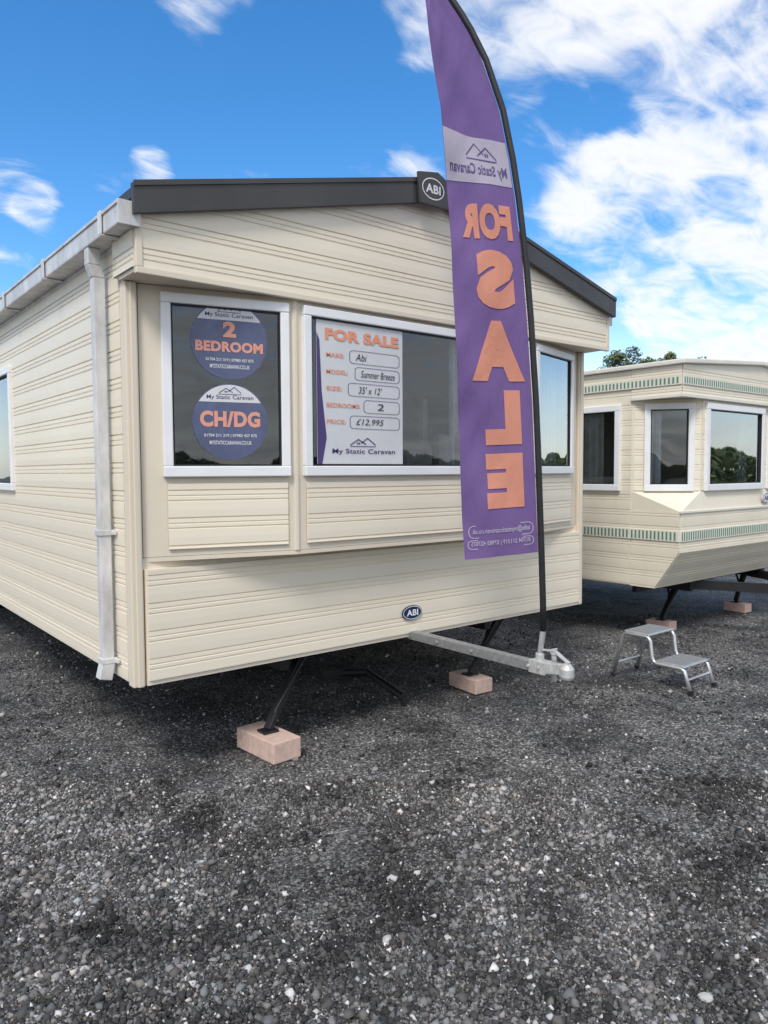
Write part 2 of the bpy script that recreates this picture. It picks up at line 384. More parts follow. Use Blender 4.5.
for F, hole in bh:
    pn = MB(); a0, a1 = hole[0]+.01, hole[1]-.005
    siding(pn, F, a0, a1, ZB+.045, WZ0-.05, .004)
    pn.obox(F, a0, a1, ZB+.040, ZB+.045, .001, .015)
    pn.build('bay_panel', m_side, van, recalc=False)
    window(van, F, *hole, gm=m_glass2 if F is FC else None)
for F, a in ((FM, 0), (FM, FM.len)):
    cp = MB(); q = F.p(a, 0, 0); cp.tube([(q.x, q.y+.012, ZB+.004), (q.x, q.y+.012, ZG-.004)], .022, 12); cp.build('bay_post', m_trim, van)
# gable box
FG = Fac((-.03, -.22), (Wd+.03, -.22)); sl = .247
def grange(z):
    d = max(0, (z-ZE)/sl); return (.01+d, FG.len-.01-d)
gp = MB(); apex = ZE+sl*FG.len/2
siding(gp, FG, 0, 0, ZG+.02, apex-.05, .002, rng=grange)
gp.quad(FG.p(0, ZG, 0), FG.p(FG.len, ZG, 0), FG.p(FG.len, ZE, 0), FG.p(FG.len/2, apex, 0), FG.p(0, ZE, 0))
gp.build('gable_panel', m_side, van, recalc=False)
gt = MB(); gt.obox(FG, -.004, FG.len+.004, ZG-.012, ZG+.018, -.01, .02); gt.obox(FG, -.004, .03, ZG+.018, ZE-.02, -.01, .018); gt.obox(FG, FG.len-.03, FG.len+.004, ZG+.018, ZE-.02, -.01, .018)
gt.build('gable_trim', m_trim, van, bevel=.004)
gs = MB(); gs.box(-.03, Wd+.03, -.21, 0.0, ZG+.001, ZG+.02); gs.build('soffit', m_trim, van)
for F in (Fac((-.03, .06), (-.03, -.215)), Fac((Wd+.03, -.215), (Wd+.03, .06))):
    gc = MB(); gc.obox(F, 0, F.len, ZG+.02, ZE, -.03, 0); siding(gc, F, .005, F.len-.005, ZG+.02, ZE-.01, .001)
    gc.build('gable_cheek', m_side, van, recalc=False)
# upper rear gable + roof
rg = MB(); rg.prism([(0, Ln-.02, ZE), (Wd, Ln-.02, ZE), (Wd/2, Ln-.02, ZE+sl*Wd/2)], (0, .02, 0)); rg.build('rear_gable', m_side, van)
rf = MB(); ex = .045
def rz(x): return 2.905+sl*(min(x, Wd-x)+.1)
for xa, xb in ((-ex, Wd/2), (Wd/2, Wd+ex)):
    rf.hexa([(xa, -.25, rz(xa)), (xb, -.25, rz(xb)), (xb, Ln+.05, rz(xb)), (xa, Ln+.05, rz(xa)), (xa, -.25, rz(xa)+.045), (xb, -.25, rz(xb)+.045), (xb, Ln+.05, rz(xb)+.045), (xa, Ln+.05, rz(xa)+.045)])
rf.build('roof', m_roof, van)
fa = MB()
for xa, xb in ((-ex-.01, Wd/2), (Wd/2, Wd+ex)):
    fa.hexa([(xa, -.285, rz(xa)-.085), (xb, -.285, rz(xb)-.085), (xb, -.25, rz(xb)-.085), (xa, -.25, rz(xa)-.085), (xa, -.285, rz(xa)+.055), (xb, -.285, rz(xb)+.055), (xb, -.25, rz(xb)+.055), (xa, -.25, rz(xa)+.055)])
    fa.hexa([(xa, -.292, rz(xa)+.035), (xb, -.292, rz(xb)+.035), (xb, -.285, rz(xb)+.035), (xa, -.285, rz(xa)+.035), (xa, -.292, rz(xa)+.06), (xb, -.292, rz(xb)+.06), (xb, -.285, rz(xb)+.06), (xa, -.285, rz(xa)+.06)])
fa.build('roof_edge_trim', m_roof, van)
cz = rz(Wd/2)
cap = MB(); c = Wd/2-.055
cap.prism([(c-.115, -.294, cz-.135), (c+.115, -.294, cz-.135), (c+.13, -.294, cz+.03), (c+.03, -.294, cz+.075), (c-.13, -.294, cz+.045)], (0, -.018, 0)); co = cap.build('ridge_cap', m_roof, van, bevel=.005)
FX = Fac((0, -.312), (Wd, -.312))
bt = MB(); za = cz-.035; c -= .01; ring(bt, FX, c, za, .090, .064, .007, .0015); text_m(bt, FX, 'ABI', c-.06, c+.06, za-.026, za+.026, .0015, bold=.03); bt.build('lettering', m_wtext, co, recalc=False)
badge(van, Fac((0, -.048), (Wd, -.048)), Wd/2-.02, .735, .085, .048, .002, m_blue)
# gutter
for sx in (-1, 1):
    go = None; g = MB(); X = lambda d: (-d if sx < 0 else Wd+d)
    def bx(d0, d1, y0, y1, z0, z1): a, b = sorted((X(d0), X(d1))); g.box(a, b, y0, y1, z0, z1)
    q = .115 if sx < 0 else .080; ye = -.255 if sx < 0 else -.22
    bx(.020, q, ye, Ln+.05, 2.785, 2.79); bx(q-.008, q, ye, Ln+.05, 2.79, 2.885); bx(.015, .020, ye, Ln+.05, 2.785, 2.885); bx(q, q+.007, ye, Ln+.05, 2.872, 2.888)
    bx(.015, q+.007, ye-.006, ye, 2.78, 2.89)
    go = g.build('gutter', m_gut, van, bevel=.003)
    for i in range(11):
        y = -.05+i*1.0; g = MB(); bx(.012, q+.012, y, y+.045, 2.775, 2.782); bx(q+.007, q+.014, y, y+.045, 2.782, 2.892); g.build('gutter_bracket', m_gut, go, bevel=.002)
eb = MB(); eb.box(-.0148, -.0125, .062, Ln, 2.76, 2.92); eb.build('eaves_board', m_gut, van)
dp = MB(); dy = .23
dp.box(-.112, -.050, dy-.031, dy+.031, 2.70, 2.784)
dp.hexa([(-.112, dy-.031, 2.70), (-.05, dy-.031, 2.70), (-.05, dy+.031, 2.70), (-.112, dy+.031, 2.70), (-.090, dy-.031, 2.64), (-.028, dy-.031, 2.64), (-.028, dy+.031, 2.64), (-.090, dy+.031, 2.64)])
dp.box(-.088, -.030, dy-.029, dy+.029, .66, 2.64)
dp.hexa([(-.092, dy-.033, .66), (-.026, dy-.033, .66), (-.026, dy+.033, .66), (-.092, dy+.033, .66), (-.110, dy-.033, .585), (-.044, dy-.033, .57), (-.044, dy+.033, .57), (-.110, dy+.033, .585)])
dpo = dp.build('downpipe', m_gut, van, bevel=.004)
for z in (1.33, .66):
    k = MB(); k.box(-.094, -.014, dy-.035, dy+.035, z, z+.028); k.box(-.03, -.016, dy-.07, dy+.07, z+.004, z+.024); k.build('pipe_clip', m_gut, dpo, bevel=.002)
# chassis, legs, drawbar
for x in (.95, 2.71):
    k = MB(); k.box(x-.03, x+.03, .12, Ln-.1, .47, Z0); k.build('chassis_beam', m_black, van)
for y in (.35, 3.0, 5.2, 8):
    k = MB(); k.box(.2, Wd-.2, y, y+.05, .50, Z0-.002); k.build('cross_beam', m_black, van)
BXA, BYA = .825, .11
jack(van, (1.10, .17, .545), (BXA, BYA, .124)); jack(van, (2.88, .16, .545), (2.66, .25, .108))
for y in (1.6, 3.4): 
    k = MB(); k.bar((.2, y, .56), (.28, y+.35, .40), .05, .05); k.build('folded_steady', m_black, van)
for x in (.7, Wd-.7):
    for y in (6.4, 7.1):
        k = MB(); k.tube([(x-.09, y, .30), (x-.08, y, .30), (x+.08, y, .30), (x+.09, y, .30)], [.27, .30, .30, .27], 28); w = k.build('wheel', m_gasket, van)
        k = MB(); k.tube([(x-.1, y, .30), (x+.1, y, .30)], .16, 20); k.build('rim', m_black, w)
db = MB(); db.box(1.80, 1.86, -1.08, .5, .558, .563); db.box(1.80, 1.805, -1.08, .5, .563, .605); db.box(1.855, 1.86, -1.08, .5, .563, .605); db.box(1.80, 1.86, -1.08, .5, .605, .61)
for y in (-.3, -.6): db.tube([(1.79, y, .583), (1.87, y, .583)], .011, 6)
dbo = db.build('drawbar', m_galv, van, bevel=.002)
hc = MB(); q = -.05
hc.box(1.793, 1.867, -1.10+q, -.99+q, .553, .622)
hc.hexa([(1.80, -1.10+q, .562), (1.86, -1.10+q, .562), (1.86, -1.10+q, .618), (1.80, -1.10+q, .618), (1.812, -1.20+q, .575), (1.848, -1.20+q, .575), (1.848, -1.20+q, .632), (1.812, -1.20+q, .632)])
hc.tube([(1.83, -1.22+q, .555), (1.83, -1.22+q, .57), (1.83, -1.22+q, .61), (1.83, -1.22+q, .630), (1.83, -1.22+q, .642)], [.034, .040, .038, .026, .010], 18)
hc.bar((1.83, -1.235+q, .640), (1.83, -1.14+q, .690), .026, .010); hc.bar((1.83, -1.15+q, .690), (1.83, -1.06+q, .682), .020, .010)
hc.tube([(1.90, -1.08+q, .50), (1.90, -1.08+q, .65)], .015, 12); hc.tube([(1.90, -1.08+q, .65), (1.90, -1.08+q, .662)], .022, 12); hc.tube([(1.875, -1.08+q, .675), (1.925, -1.08+q, .675)], .007, 8); hc.tube([(1.90, -1.08+q, .66), (1.90, -1.08+q, .68)], .008, 8)
hc.box(1.866, 1.915, -1.10+q, -1.06+q, .566, .600)
hc.tube([(1.83, -1.09, .61), (1.83, -1.09, .66)], .024, 12)
for yy in (-1.04, -1.11): hc.tube([(1.785, yy, .588), (1.792, yy, .588)], .011, 6)
hc.build('tow_coupling', m_hitch, dbo, bevel=.004)
# interior
pt = MB(); pt.box(.045, Wd-.045, 3.6, 3.64, .65, 3.0); pt.build('partition_wall', m_mid, van)
ce = MB(); ce.box(.045, Wd-.045, .03, 3.6, 2.80, 2.83); ce.build('ceiling', m_mid, van)
st = MB(); st.box(.06, .7, .1, 3.0, .64, 1.08); st.box(Wd-.7, Wd-.06, .1, 3.0, .64, 1.08); st.box(.7, Wd-.7, .1, .65, .64, 1.08); st.box(.75, Wd-.75, .06, .16, 1.08, 1.42); st.build('seat_unit', m_seat, van, bevel=.05)
for x0, x1, zt in ((1.66, 1.95, 1.84), (1.98, 2.4, 1.90)):
    k = MB(); k.box(x0, x1, -.13, -.01, 1.35, zt); k.build('seat_cushion', m_seat, van, bevel=.05)
def curtain(parent, x0, y0, x1, y1, z0, z1, m=None, n=60, amp=.02, waves=8):
    k = MB(); d = Vector((x1-x0, y1-y0, 0)); nn = Vector((d.y, -d.x, 0)).normalized(); vs = []
    for i in range(n+1):
        t = i/n; p = Vector((x0, y0, 0))+d*t+nn*amp*math.sin(t*waves*6.283)
        vs += [(p.x, p.y, z0), (p.x, p.y, z1)]
    k.add(vs, [(2*i, 2*i+2, 2*i+3, 2*i+1) for i in range(n)]); return k.build('curtain', m or m_curt, parent, smooth=True, recalc=False)
curtain(van, 2.08, -.12, 2.70, -.12, 1.5, 2.52, waves=7, amp=.02, n=90); curtain(van, .10, .07, .22, .04, 1.45, 2.56, waves=3)
curtain(van, 3.1, -.02, 3.42, .06, 1.45, 2.56, waves=5)
settle(van)

# window stickers and board
OUT = .0135
def sticker(px, py, rpx, l1, l2, label):
    a, z = FA.fit(px, py); _, z2 = FA.fit(px, py-rpx)
    ra = rz_ = abs(z2-z)
    root = thing('window_sticker', FA.p(a, z-rz_, OUT), label, 'sticker')
    b = MB(); disc(b, FA, a, z, ra, rz_, OUT-.003, OUT-.001); b.build('backing', m_disc, root)
    k = MB(); n = 24; a0 = R(32)
    k.add([FA.p(a+ra*.97*math.cos(a0+(math.pi-2*a0)*i/n), z+rz_*.97*math.sin(a0+(math.pi-2*a0)*i/n), OUT) for i in range(n+1)], [tuple(range(n+1))]); k.build('logo_panel', m_paper, root, recalc=False)
    t = MB(); text_m(t, FA, 'My Static Caravan', a-ra*.62, a+ra*.62, z+rz_*.56, z+rz_*.70, OUT+.001, bold=.01)
    house_logo(t, lambda x, y: FA.p(x, y, OUT+.001), a-ra*.3, a+ra*.3, z+rz_*.70, z+rz_*.92, .7); t.build('logo_lettering', m_ptext, root, recalc=False)
    t = MB()
    for s, w, y0, y1 in l1: text_m(t, FA, s, a-ra*w, a+ra*w, z+rz_*y0, z+rz_*y1, OUT+.001, bold=.05)
    t.build('lettering', m_otext2, root, recalc=False)
    t = MB()
    for s, w, y0, y1 in l2: text_m(t, FA, s, a-ra*w, a+ra*w, z+rz_*y0, z+rz_*y1, OUT+.001, bold=.01)
    t.build('small_lettering', m_wtext, root, recalc=False)
    settle(root)
sticker(229, 341, 39, [('2', .17, .08, .48), ('BEDROOM', .88, -.30, -.03)], [('01704 211 319 | 07983 427 075', .62, -.56, -.46), ('MYSTATICCARAVAN.CO.UK', .52, -.72, -.62)], 'round purple sticker reading 2 BEDROOM, the upper one in the left bay window')
sticker(230, 422, 38, [('CH/DG', .80, -.14, .28)], [('01704 211 319 | 07983 427 075', .70, -.42, -.32), ('MYSTATICCARAVAN.CO.UK', .56, -.60, -.50)], 'round purple sticker reading CH/DG, the lower one in the left bay window')
a0, zt = FM.fit(315, 317); a1, _ = FM.fit(401, 330); _, zb = FM.fit(317, 467)
a0 = max(a0, .105); zb = max(zb, WZ0+.052)
bd = thing('for_sale_board', FM.p((a0+a1)/2, zb, OUT), 'white FOR SALE price board standing inside the large middle window', 'sign')
k = MB(); k.obox(FM, a0, a1, zb, zt, OUT-.005, OUT-.002); k.build('board', m_paper, bd)
W_, H_ = a1-a0, zt-zb
bp_ = lambda u, v, o=OUT: FM.p(a0+W_*u, zb+H_*v, o)
k = MB(); k.add([bp_(0, 0, OUT-.0005), bp_(.05, 0, OUT-.0005), bp_(.10, .18, OUT-.0005), bp_(.05, .50, OUT-.0005), bp_(.03, .85, OUT-.0005), bp_(0, .9, OUT-.0005)], [(0, 1, 2, 3, 4, 5)])
k.build('purple_border', m_ptext, bd, recalc=False)
def bt_(t, s, u0, u1, v0, v1, **kk): put_text(t, s, lambda u, v: bp_(u0+(u1-u0)*u, v0+(v1-v0)*v, OUT+.001), **kk)
t = MB(); bt_(t, 'FOR SALE', .09, .95, .855, .935, bold=.05); t.build('heading_lettering', m_otext, bd, recalc=False)
rows = [('MAKE:', .30, .74, 'Abi', .56, .36), ('MODEL:', .34, .625, 'Summer Breeze', .90, .42), ('SIZE:', .27, .51, "35' x 12'", .74, .34), ('BEDROOMS:', .48, .395, '2', .76, .52), ('PRICE:', .31, .28, '£12,995', .76, .36)]
for s, w, v, val, e, bx0 in rows:
    t = MB(); bt_(t, s, .10, w, v, v+.030, bold=.02); t.build('row_lettering', m_otext, bd, recalc=False)
    t = MB(); round_outline(t, bp_, bx0, .96, v-.030, v+.064, .05, .022, .007, .0035)
    t.build('answer_box', m_disc, bd, recalc=False)
    t = MB(); u0 = .68 if val == '2' else bx0+.07+(.05 if val[0] == '3' else 0)
    bt_(t, val, u0, e, v-.008 if val != '2' else v-.006, v+.042, bold=0, shear=.25 if val != '2' else .1); t.build('handwriting', m_hand, bd, recalc=False)
t = MB(); house_logo(t, lambda x, y: bp_(x, y, OUT+.001), .36, .66, .12, .19, .7); bt_(t, 'My Static Caravan', .16, .90, .064, .108, bold=.01)
t.build('logo_lettering', m_ptext, bd, recalc=False)
settle(bd)

# blocks under legs
block(BXA, BYA, R(4), (.19, .39, .12), 'pinkish concrete block under the nearest black jack leg, left of the tow bar')
block(2.66, .25, R(-5), (.17, .31, .105), 'pinkish concrete block under the leg behind the tow bar')

# ================================================================ FLAG
fb = Vector((1.83, -1.09, 0)); nn = Vector((CAM.x-fb.x, CAM.y-fb.y, 0)).normalized(); nn = Matrix.Rotation(R(12), 3, 'Z') @ nn
def interp(tab, y):
    if y <= tab[0][0]: return tab[0][1]
    for (a, b), (c, d) in zip(tab, tab[1:]):
        if y <= c: return b+(d-b)*(y-a)/(c-a)
    return tab[-1][1]
LE = [(-32, 428), (-15, 424), (0, 425), (30, 428), (60, 432), (110, 440), (180, 447), (240, 451), (400, 458), (480, 461), (560, 465)]
RE = [(-32, 430), (-15, 441), (0, 449), (15, 459), (30, 468), (60, 482), (110, 499), (160, 509), (200, 515), (260, 522), (320, 527), (400, 532), (450, 534), (552, 538)]
TI = [(-32, 0), (0, 4), (60, 12), (130, 16), (180, 10), (300, 3), (400, 0), (560, -8)]
def flagp(u, v, out=0):
    yl = v; yr = v+interp(TI, v); x = interp(LE, yl)*(1-u)+interp(RE, yr)*u; y = yl*(1-u)+yr*u
    p = hit(x, y, fb, nn)
    s = 1-u
    rp = .024*s*math.sin(v*.022+u*3.2)+.014*s*math.sin(v*.055-u*6+1)+.008*math.sin(u*9+v*.01)*(1-u)+.004*math.sin(v*.13+u*14)*s
    return p+nn*(rp+out)
flag = thing('feather_flag', (fb.x, fb.y, .60), 'tall purple feather flag printed FOR SALE, on a bent black pole at the tow bar', 'flag')
k = MB(); nu, nv = 18, 150
for j in range(nv+1):
    for i in range(nu+1): k.v.append(tuple(flagp(i/nu, -32+592*j/nv)))
for j in range(nv):
    for i in range(nu): q = j*(nu+1)+i; k.f.append((q, q+1, q+nu+2, q+nu+1))
sail = k.build('sail', m_flag, flag, smooth=True, recalc=False)
def patch(u0, u1, v0, v1, out, m, name, n=14):
    k = MB()
    for j in range(n+1):
        for i in range(n+1): k.v.append(tuple(flagp(u0+(u1-u0)*i/n, v0+(v1-v0)*j/n, out)))
    for j in range(n):
        for i in range(n): q = j*(n+1)+i; k.f.append((q, q+1, q+n+2, q+n+1))
    return k.build(name, m, sail, smooth=True, recalc=False)
patch(.005, .985, 128, 178, .003, m_flagw, 'logo_band')
def ft(t, s, u0, u1, v0, v1, bold=.03, cuts=8, out=.005): put_text(t, s, lambda u, v: flagp(u0+(u1-u0)*u, v1+(v0-v1)*v, out), bold=bold, mirror=True, cuts=cuts)
t = MB(); ft(t, 'My Static Caravan', .07, .93, 157, 172, .02, 12); house_logo(t, lambda x, y: flagp(1-x, 156-y, .005), .20, .66, 2, 22, .6); t.build('logo_lettering', m_ptext, sail, recalc=False)
t = MB(); ft(t, 'FOR', .18, .90, 199, 236, .06); t.build('lettering', m_flago, sail, recalc=False)
for ch, u0, u1, v0, v1 in (('S', .32, .86, 247, 308), ('A', .20, .92, 320, 381), ('L', .36, .84, 390, 446), ('E', .34, .84, 455, 511)):
    t = MB(); ft(t, ch, u0, u1, v0, v1, .075); t.build('lettering', m_flago, sail, recalc=False)
t = MB(); ft(t, 'info@mystaticcaravan.co.uk', .12, .90, 530, 537, .015, 12); ft(t, '01704 211319 | 07983 427075', .10, .90, 543, 549, .015, 12)
round_outline(t, lambda u, v: flagp(u, v, .005), .07, .95, 527, 540, .07, 6, .012, .8)
round_outline(t, lambda u, v: flagp(u, v, .005), .05, .95, 541.5, 551, .06, 4.5, .012, .8)
t.build('small_lettering', m_flagw, sail, recalc=False)
k = MB(); pp = []
for y, x in [(-34, 428), (-26, 434), (-15, 443), (0, 452), (15, 462), (30, 471), (60, 486), (110, 503), (160, 513), (200, 519), (260, 526), (320, 531), (400, 536), (450, 538), (552, 541.5), (605, 543), (631, 543.2)]:
    pp.append(hit(x, y, fb, nn))
k.tube(pp, [.008]+[.017]*12+[.0175]*4, 12); k.build('pole', m_black, flag, smooth=True)
k = MB(); e = pp[-1]; base = Vector((1.83, -1.09, .655)); k.tube([e+zz*.0, e*.5+base*.5, base], [.0165, .016, .015], 12)
k.build('ground_spigot', m_alu, flag, smooth=False)
settle(flag)

# loose steel bar on the ground beneath the caravan
k = MB(); p0 = ground_at(338, 682); p1 = ground_at(368, 684); p2 = ground_at(404, 706)
k.tube([p0+zz*.07, p1+zz*.09, p2+zz*.06], .030, 8); k.bar(p0+zz*.07+Vector((-.12, .05, 0)), p0+zz*.07+Vector((.1, -.03, 0)), .08, .08)
k.tube([p2+zz*.06, p2-zz*.005], .02, 8)
o = k.build('steel_bar', m_black, None, bevel=.003); tag(o, 'black bent steel bar lying on the gravel between the two concrete blocks', 'steel bar')

# ================================================================ STEP STOOL
ss = thing('step_stool', (3.96, -.58, 0), 'grey metal two-tread caravan step standing on gravel between the two caravans', 'step')
sx0, sx1 = 3.79, 4.13
for x in (sx0, sx1):
    k = MB(); k.tube([(x, -.90, .008), (x, -.86, .12), (x, -.845, .165), (x, -.82, .178), (x, -.62, .178), (x, -.595, .19), (x, -.58, .22), (x, -.565, .34), (x, -.55, .362), (x, -.53, .37), (x, -.36, .37), (x, -.335, .355), (x, -.32, .32), (x, -.24, .008)], .0145, 10); k.build('side_frame', m_alu, ss, smooth=True)
    for y in (-.90, -.24):
        k = MB(); k.tube([(x, y, .002), (x, y, .03)], .019, 10); k.build('rubber_foot', m_gasket, ss)
for y0, y1, z in ((-.56, -.34, .372), (-.85, -.61, .180)):
    k = MB(); k.box(sx0-.01, sx1+.01, y0, y1, z, z+.022); tr = k.build('tread', m_alu, ss, bevel=.01)
    k = MB(); 
    for i in range(9):
        yy = y0+.025+i*(y1-y0-.05)/8; k.box(sx0+.012, sx1-.012, yy-.007, yy+.007, z+.0225, z+.027)
    k.build('grip_pad', m_tread, tr)
for y, z in ((-.865, .10), (-.27, .12)):
    k = MB(); k.tube([(sx0, y, z), (sx1, y, z)], .009, 8); k.build('cross_bar', m_alu, ss)
settle(ss)

# ================================================================ CARAVAN TWO
X0, X1, L2 = 4.95, 8.0, 8.5
v2 = thing('static_caravan', (6.48, 4, 0), 'smaller older cream static caravan with green trim stripes, on the right', 'static caravan')
BXC = 5.34
E2 = 2.60; zb2, zl0, zl1, zw0, zw1, zu = .55, .90, 1.27, 1.47, 2.27, 2.32
S2 = Fac((X0, L2), (X0, .35)); A2 = Fac((X0, .35), (BXC, -.12)); Fr2 = Fac((BXC, -.12), (X0+X1-BXC, -.12)); B2 = Fac((X0+X1-BXC, -.12), (X1, .35)); R2 = Fac((X1, .35), (X1, L2)); K2 = Fac((X1, L2), (X0, L2))
hs2 = {S2: [(S2.len-3.4, S2.len-2.3, zw0, zw1), (S2.len-.72, S2.len-.13, zw0, zw1)], A2: [(.11, A2.len-.07, zw0, zw1)], Fr2: [(.06, 1.22, zw0, zw1), (1.34, Fr2.len-.06, zw0, zw1)], B2: [(.08, B2.len-.08, zw0, zw1)], R2: [], K2: []}
for F, nm in ((S2, 'side_wall'), (R2, 'side_wall'), (K2, 'rear_wall'), (A2, 'bay_wall'), (Fr2, 'bay_wall'), (B2, 'bay_wall')):
    w = MB(); lo = 1.45 if nm == 'bay_wall' else zb2; hi = zu if nm == 'bay_wall' else E2
    e = .042 if nm == 'rear_wall' else .001
    holed(w, F, e, F.len-e, lo, hi, hs2[F], 0, 0, lambda a, b, c_, d: w.obox(F, a, b, c_, d, -.04, 0))
    holed(w, F, e+.01, F.len-e-.01, lo+.01, hi-.005, hs2[F], 0, 0, lambda a, b, c_, d: siding(w, F, a, b, c_, d, .001, s=.8))
    w.build(nm, m_side2, v2, recalc=False)
    for h in hs2[F]: window(v2, F, *h, w=.048, proud=.04, gm=m_glass2 if F is Fr2 else None)
# lower nose: square corners, raked underside, sloping shoulder up to the bay
ls = MB()
LF = Fac((X0, -.14), (X1, -.14)); LS = Fac((X0, .35), (X0, -.14)); RS = Fac((X1, -.14), (X1, .35))
ls.obox(LF, .001, LF.len-.001, zl0, zl1, -.03, 0); siding(ls, LF, .01, LF.len-.01, zl0, zl1, .001, s=.8)
ls.obox(LS, 0, LS.len-.031, zl0, zl1, -.03, 0); ls.obox(RS, .031, RS.len, zl0, zl1, -.03, 0)
rk = .24/(zl0-zb2)
siding(ls, LS, 0, 0, zb2, zl1, .001, rng=lambda z: (.002, LS.len-max(0, (zl0-z)*rk)), s=.8)
siding(ls, RS, 0, 0, zb2, zl1, .001, rng=lambda z: (max(0, (zl0-z)*rk), RS.len-.002), s=.8)
RKF = Raked((X0, -.14), (X1, -.14), zl0, rk)
siding(ls, RKF, .002, LF.len-.002, zb2, zl0-.001, .001, s=.8)
ls.quad(*[RKF.p(a, z, -.01) for a, z in ((0, zb2), (LF.len, zb2), (LF.len, zl0), (0, zl0))])
# shoulder
ls.quad((X0, -.15, zl1), (X0, .35, zl1+.0), (X0, .35, 1.452)); ls.quad((X0, -.15, zl1), (X0, .35, 1.452), (BXC, -.125, 1.452))
xr = X0+X1-BXC
ls.quad((X0, -.15, zl1), (BXC, -.125, 1.452), (xr, -.125, 1.452), (X1, -.15, zl1)); ls.quad((X1, -.15, zl1), (xr, -.125, 1.452), (X1, .35, 1.452)); ls.quad((X1, -.15, zl1), (X1, .35, 1.452), (X1, .35, zl1))
ls.build('front_panel', m_side2, v2, recalc=False)
# upper nose box
un = MB(); UF = Fac((X0-.01, -.15), (X1+.01, -.15)); US = Fac((X0-.01, .36), (X0-.01, -.15)); UR = Fac((X1+.01, -.15), (X1+.01, .36))
un.box(X0-.01, X1+.01, -.15, .36, zu+.001, zu+.02)
for F in (UF, US, UR): siding(un, F, .002, F.len-.002, zu+.002, E2, 0, s=.8)
un.quad((X0-.01, -.152, E2), (X1+.01, -.152, E2), ((X0+X1)/2, -.152, E2+.11)); un.build('upper_panel', m_side2, v2, recalc=False)
# green stripes
def stripe(F, a0, a1, z0, z1, o):
    k = MB(); k.obox(F, a0, a1, z0, z1, .0, o); st_ = k.build('stripe_panel', m_trim2, v2, bevel=.002)
    k = MB(); n = int((a1-a0)/.040)
    for i in range(n):
        a = a0+.006+i*(a1-a0-.012)/n; k.obox(F, a, a+.017, z0+.012, z1-.012, o, o+.002)
    k.build('stripe_ticks', m_green, st_)
stripe(LF, .0, LF.len, 1.0, 1.10, .018); stripe(LS, 0, LS.len, 1.0, 1.10, .018); stripe(S2, S2.len-2.5, S2.len, 1.0, 1.10, .018)
stripe(UF, .0, UF.len, 2.42, 2.50, .016); stripe(US, 0, US.len, 2.42, 2.50, .016); stripe(S2, S2.len-2.5, S2.len-.0, 2.42, 2.50, .026)
tr2 = MB(); tr2.obox(UF, -.02, UF.len+.02, zu-.012, zu+.02, -.01, .025); tr2.obox(US, 0, US.len, zu-.012, zu+.02, -.01, .02); tr2.obox(LF, -.01, LF.len+.01, zl1-.012, zl1+.012, 0, .02); tr2.build('band_trim', m_trim2, v2, bevel=.004)
rf2 = MB(); xm = (X0+X1)/2
for xa, xb in ((X0-.05, xm), (xm, X1+.05)):
    za, zb_ = (E2+.0, E2+.11) if xb == xm else (E2+.11, E2+.0)
    rf2.hexa([(xa, -.19, za), (xb, -.19, zb_), (xb, L2+.05, zb_), (xa, L2+.05, za), (xa, -.19, za+.045), (xb, -.19, zb_+.045), (xb, L2+.05, zb_+.045), (xa, L2+.05, za+.045)])
rf2.build('roof', m_trim2, v2, bevel=.01)
f2 = MB(); f2.box(X0+.045, X1-.045, .13, L2-.05, zb2+.002, zb2+.05); f2.build('floor', m_dark, v2)
f2 = MB(); f2.box(X0+.045, X1-.045, 2.2, 2.24, .62, 2.55); f2.build('partition_wall', m_mid, v2)
curtain(v2, 5.02, .72, 5.02, .95, 1.45, 2.28, waves=3); curtain(v2, 5.12, .30, 5.20, .2, 1.45, 2.28, waves=2); curtain(v2, 6.35, .02, 6.55, .02, 1.45, 2.28, waves=3)
badge(v2, Fac((X0, -.162), (X1, -.162)), 1.66, 1.36, .10, .055, .0, m_paper, m_ptext)
for x in (5.7, 7.26):
    k = MB(); k.box(x-.03, x+.03, .14, L2-.1, .44, zb2); k.build('chassis_beam', m_black, v2)
k = MB(); k.box(5.1, 7.9, .38, .43, .46, .53); k.build('cross_beam', m_black, v2)
k = MB(); k.bar((5.75, .3, .49), (6.45, -1.0, .49), .05, .09); k.bar((7.2, .3, .49), (6.51, -1.0, .49), .05, .09); k.tube([(6.48, -.95, .49), (6.48, -1.2, .49)], .04, 12); k.build('drawbar', m_black, v2)
jack(v2, (6.0, .45, .50), (5.68, .45, .104)); jack(v2, (7.5, .45, .50), (7.28, .45, .104))
settle(v2)
block(5.67, .45, R(3), (.15, .26, .10), 'pinkish concrete block under the right-hand caravan, just behind the metal step')
block(7.28, .43, R(-3), (.15, .26, .10), 'pinkish concrete block under the right-hand caravan, farther right near the photo edge')

# ================================================================ TREE behind
def leafy(name, centre, radii, n, size, m, parent, seed):
    rnd = random.Random(seed); mb = MB()
    cl = []
    for i in range(60):
        while True:
            p = Vector((rnd.uniform(-1, 1), rnd.uniform(-1, 1), rnd.uniform(-1, 1)))
            if p.length < 1: break
        cl.append((Vector((p.x*radii[0], p.y*radii[1], p.z*radii[2])), rnd.uniform(.16, .42)*min(radii)))
    for i in range(n):
        c_, rr = rnd.choice(cl); d = Vector((rnd.gauss(0, 1), rnd.gauss(0, 1), rnd.gauss(0, .8))).normalized()*rr*rnd.uniform(.5, 1.2)
        p = Vector(centre)+c_+d; s = size*rnd.uniform(.6, 1.3)
        x = Vector((rnd.gauss(0, 1), rnd.gauss(0, 1), rnd.gauss(0, 1))).normalized(); y = x.orthogonal().normalized()
        mb.v += [tuple(p-x*s), tuple(p+y*s*.5), tuple(p+x*s), tuple(p-y*s*.5)]; k = len(mb.v)-4; mb.f.append((k, k+1, k+2, k+3))
    return mb.build(name, m, parent, recalc=False)
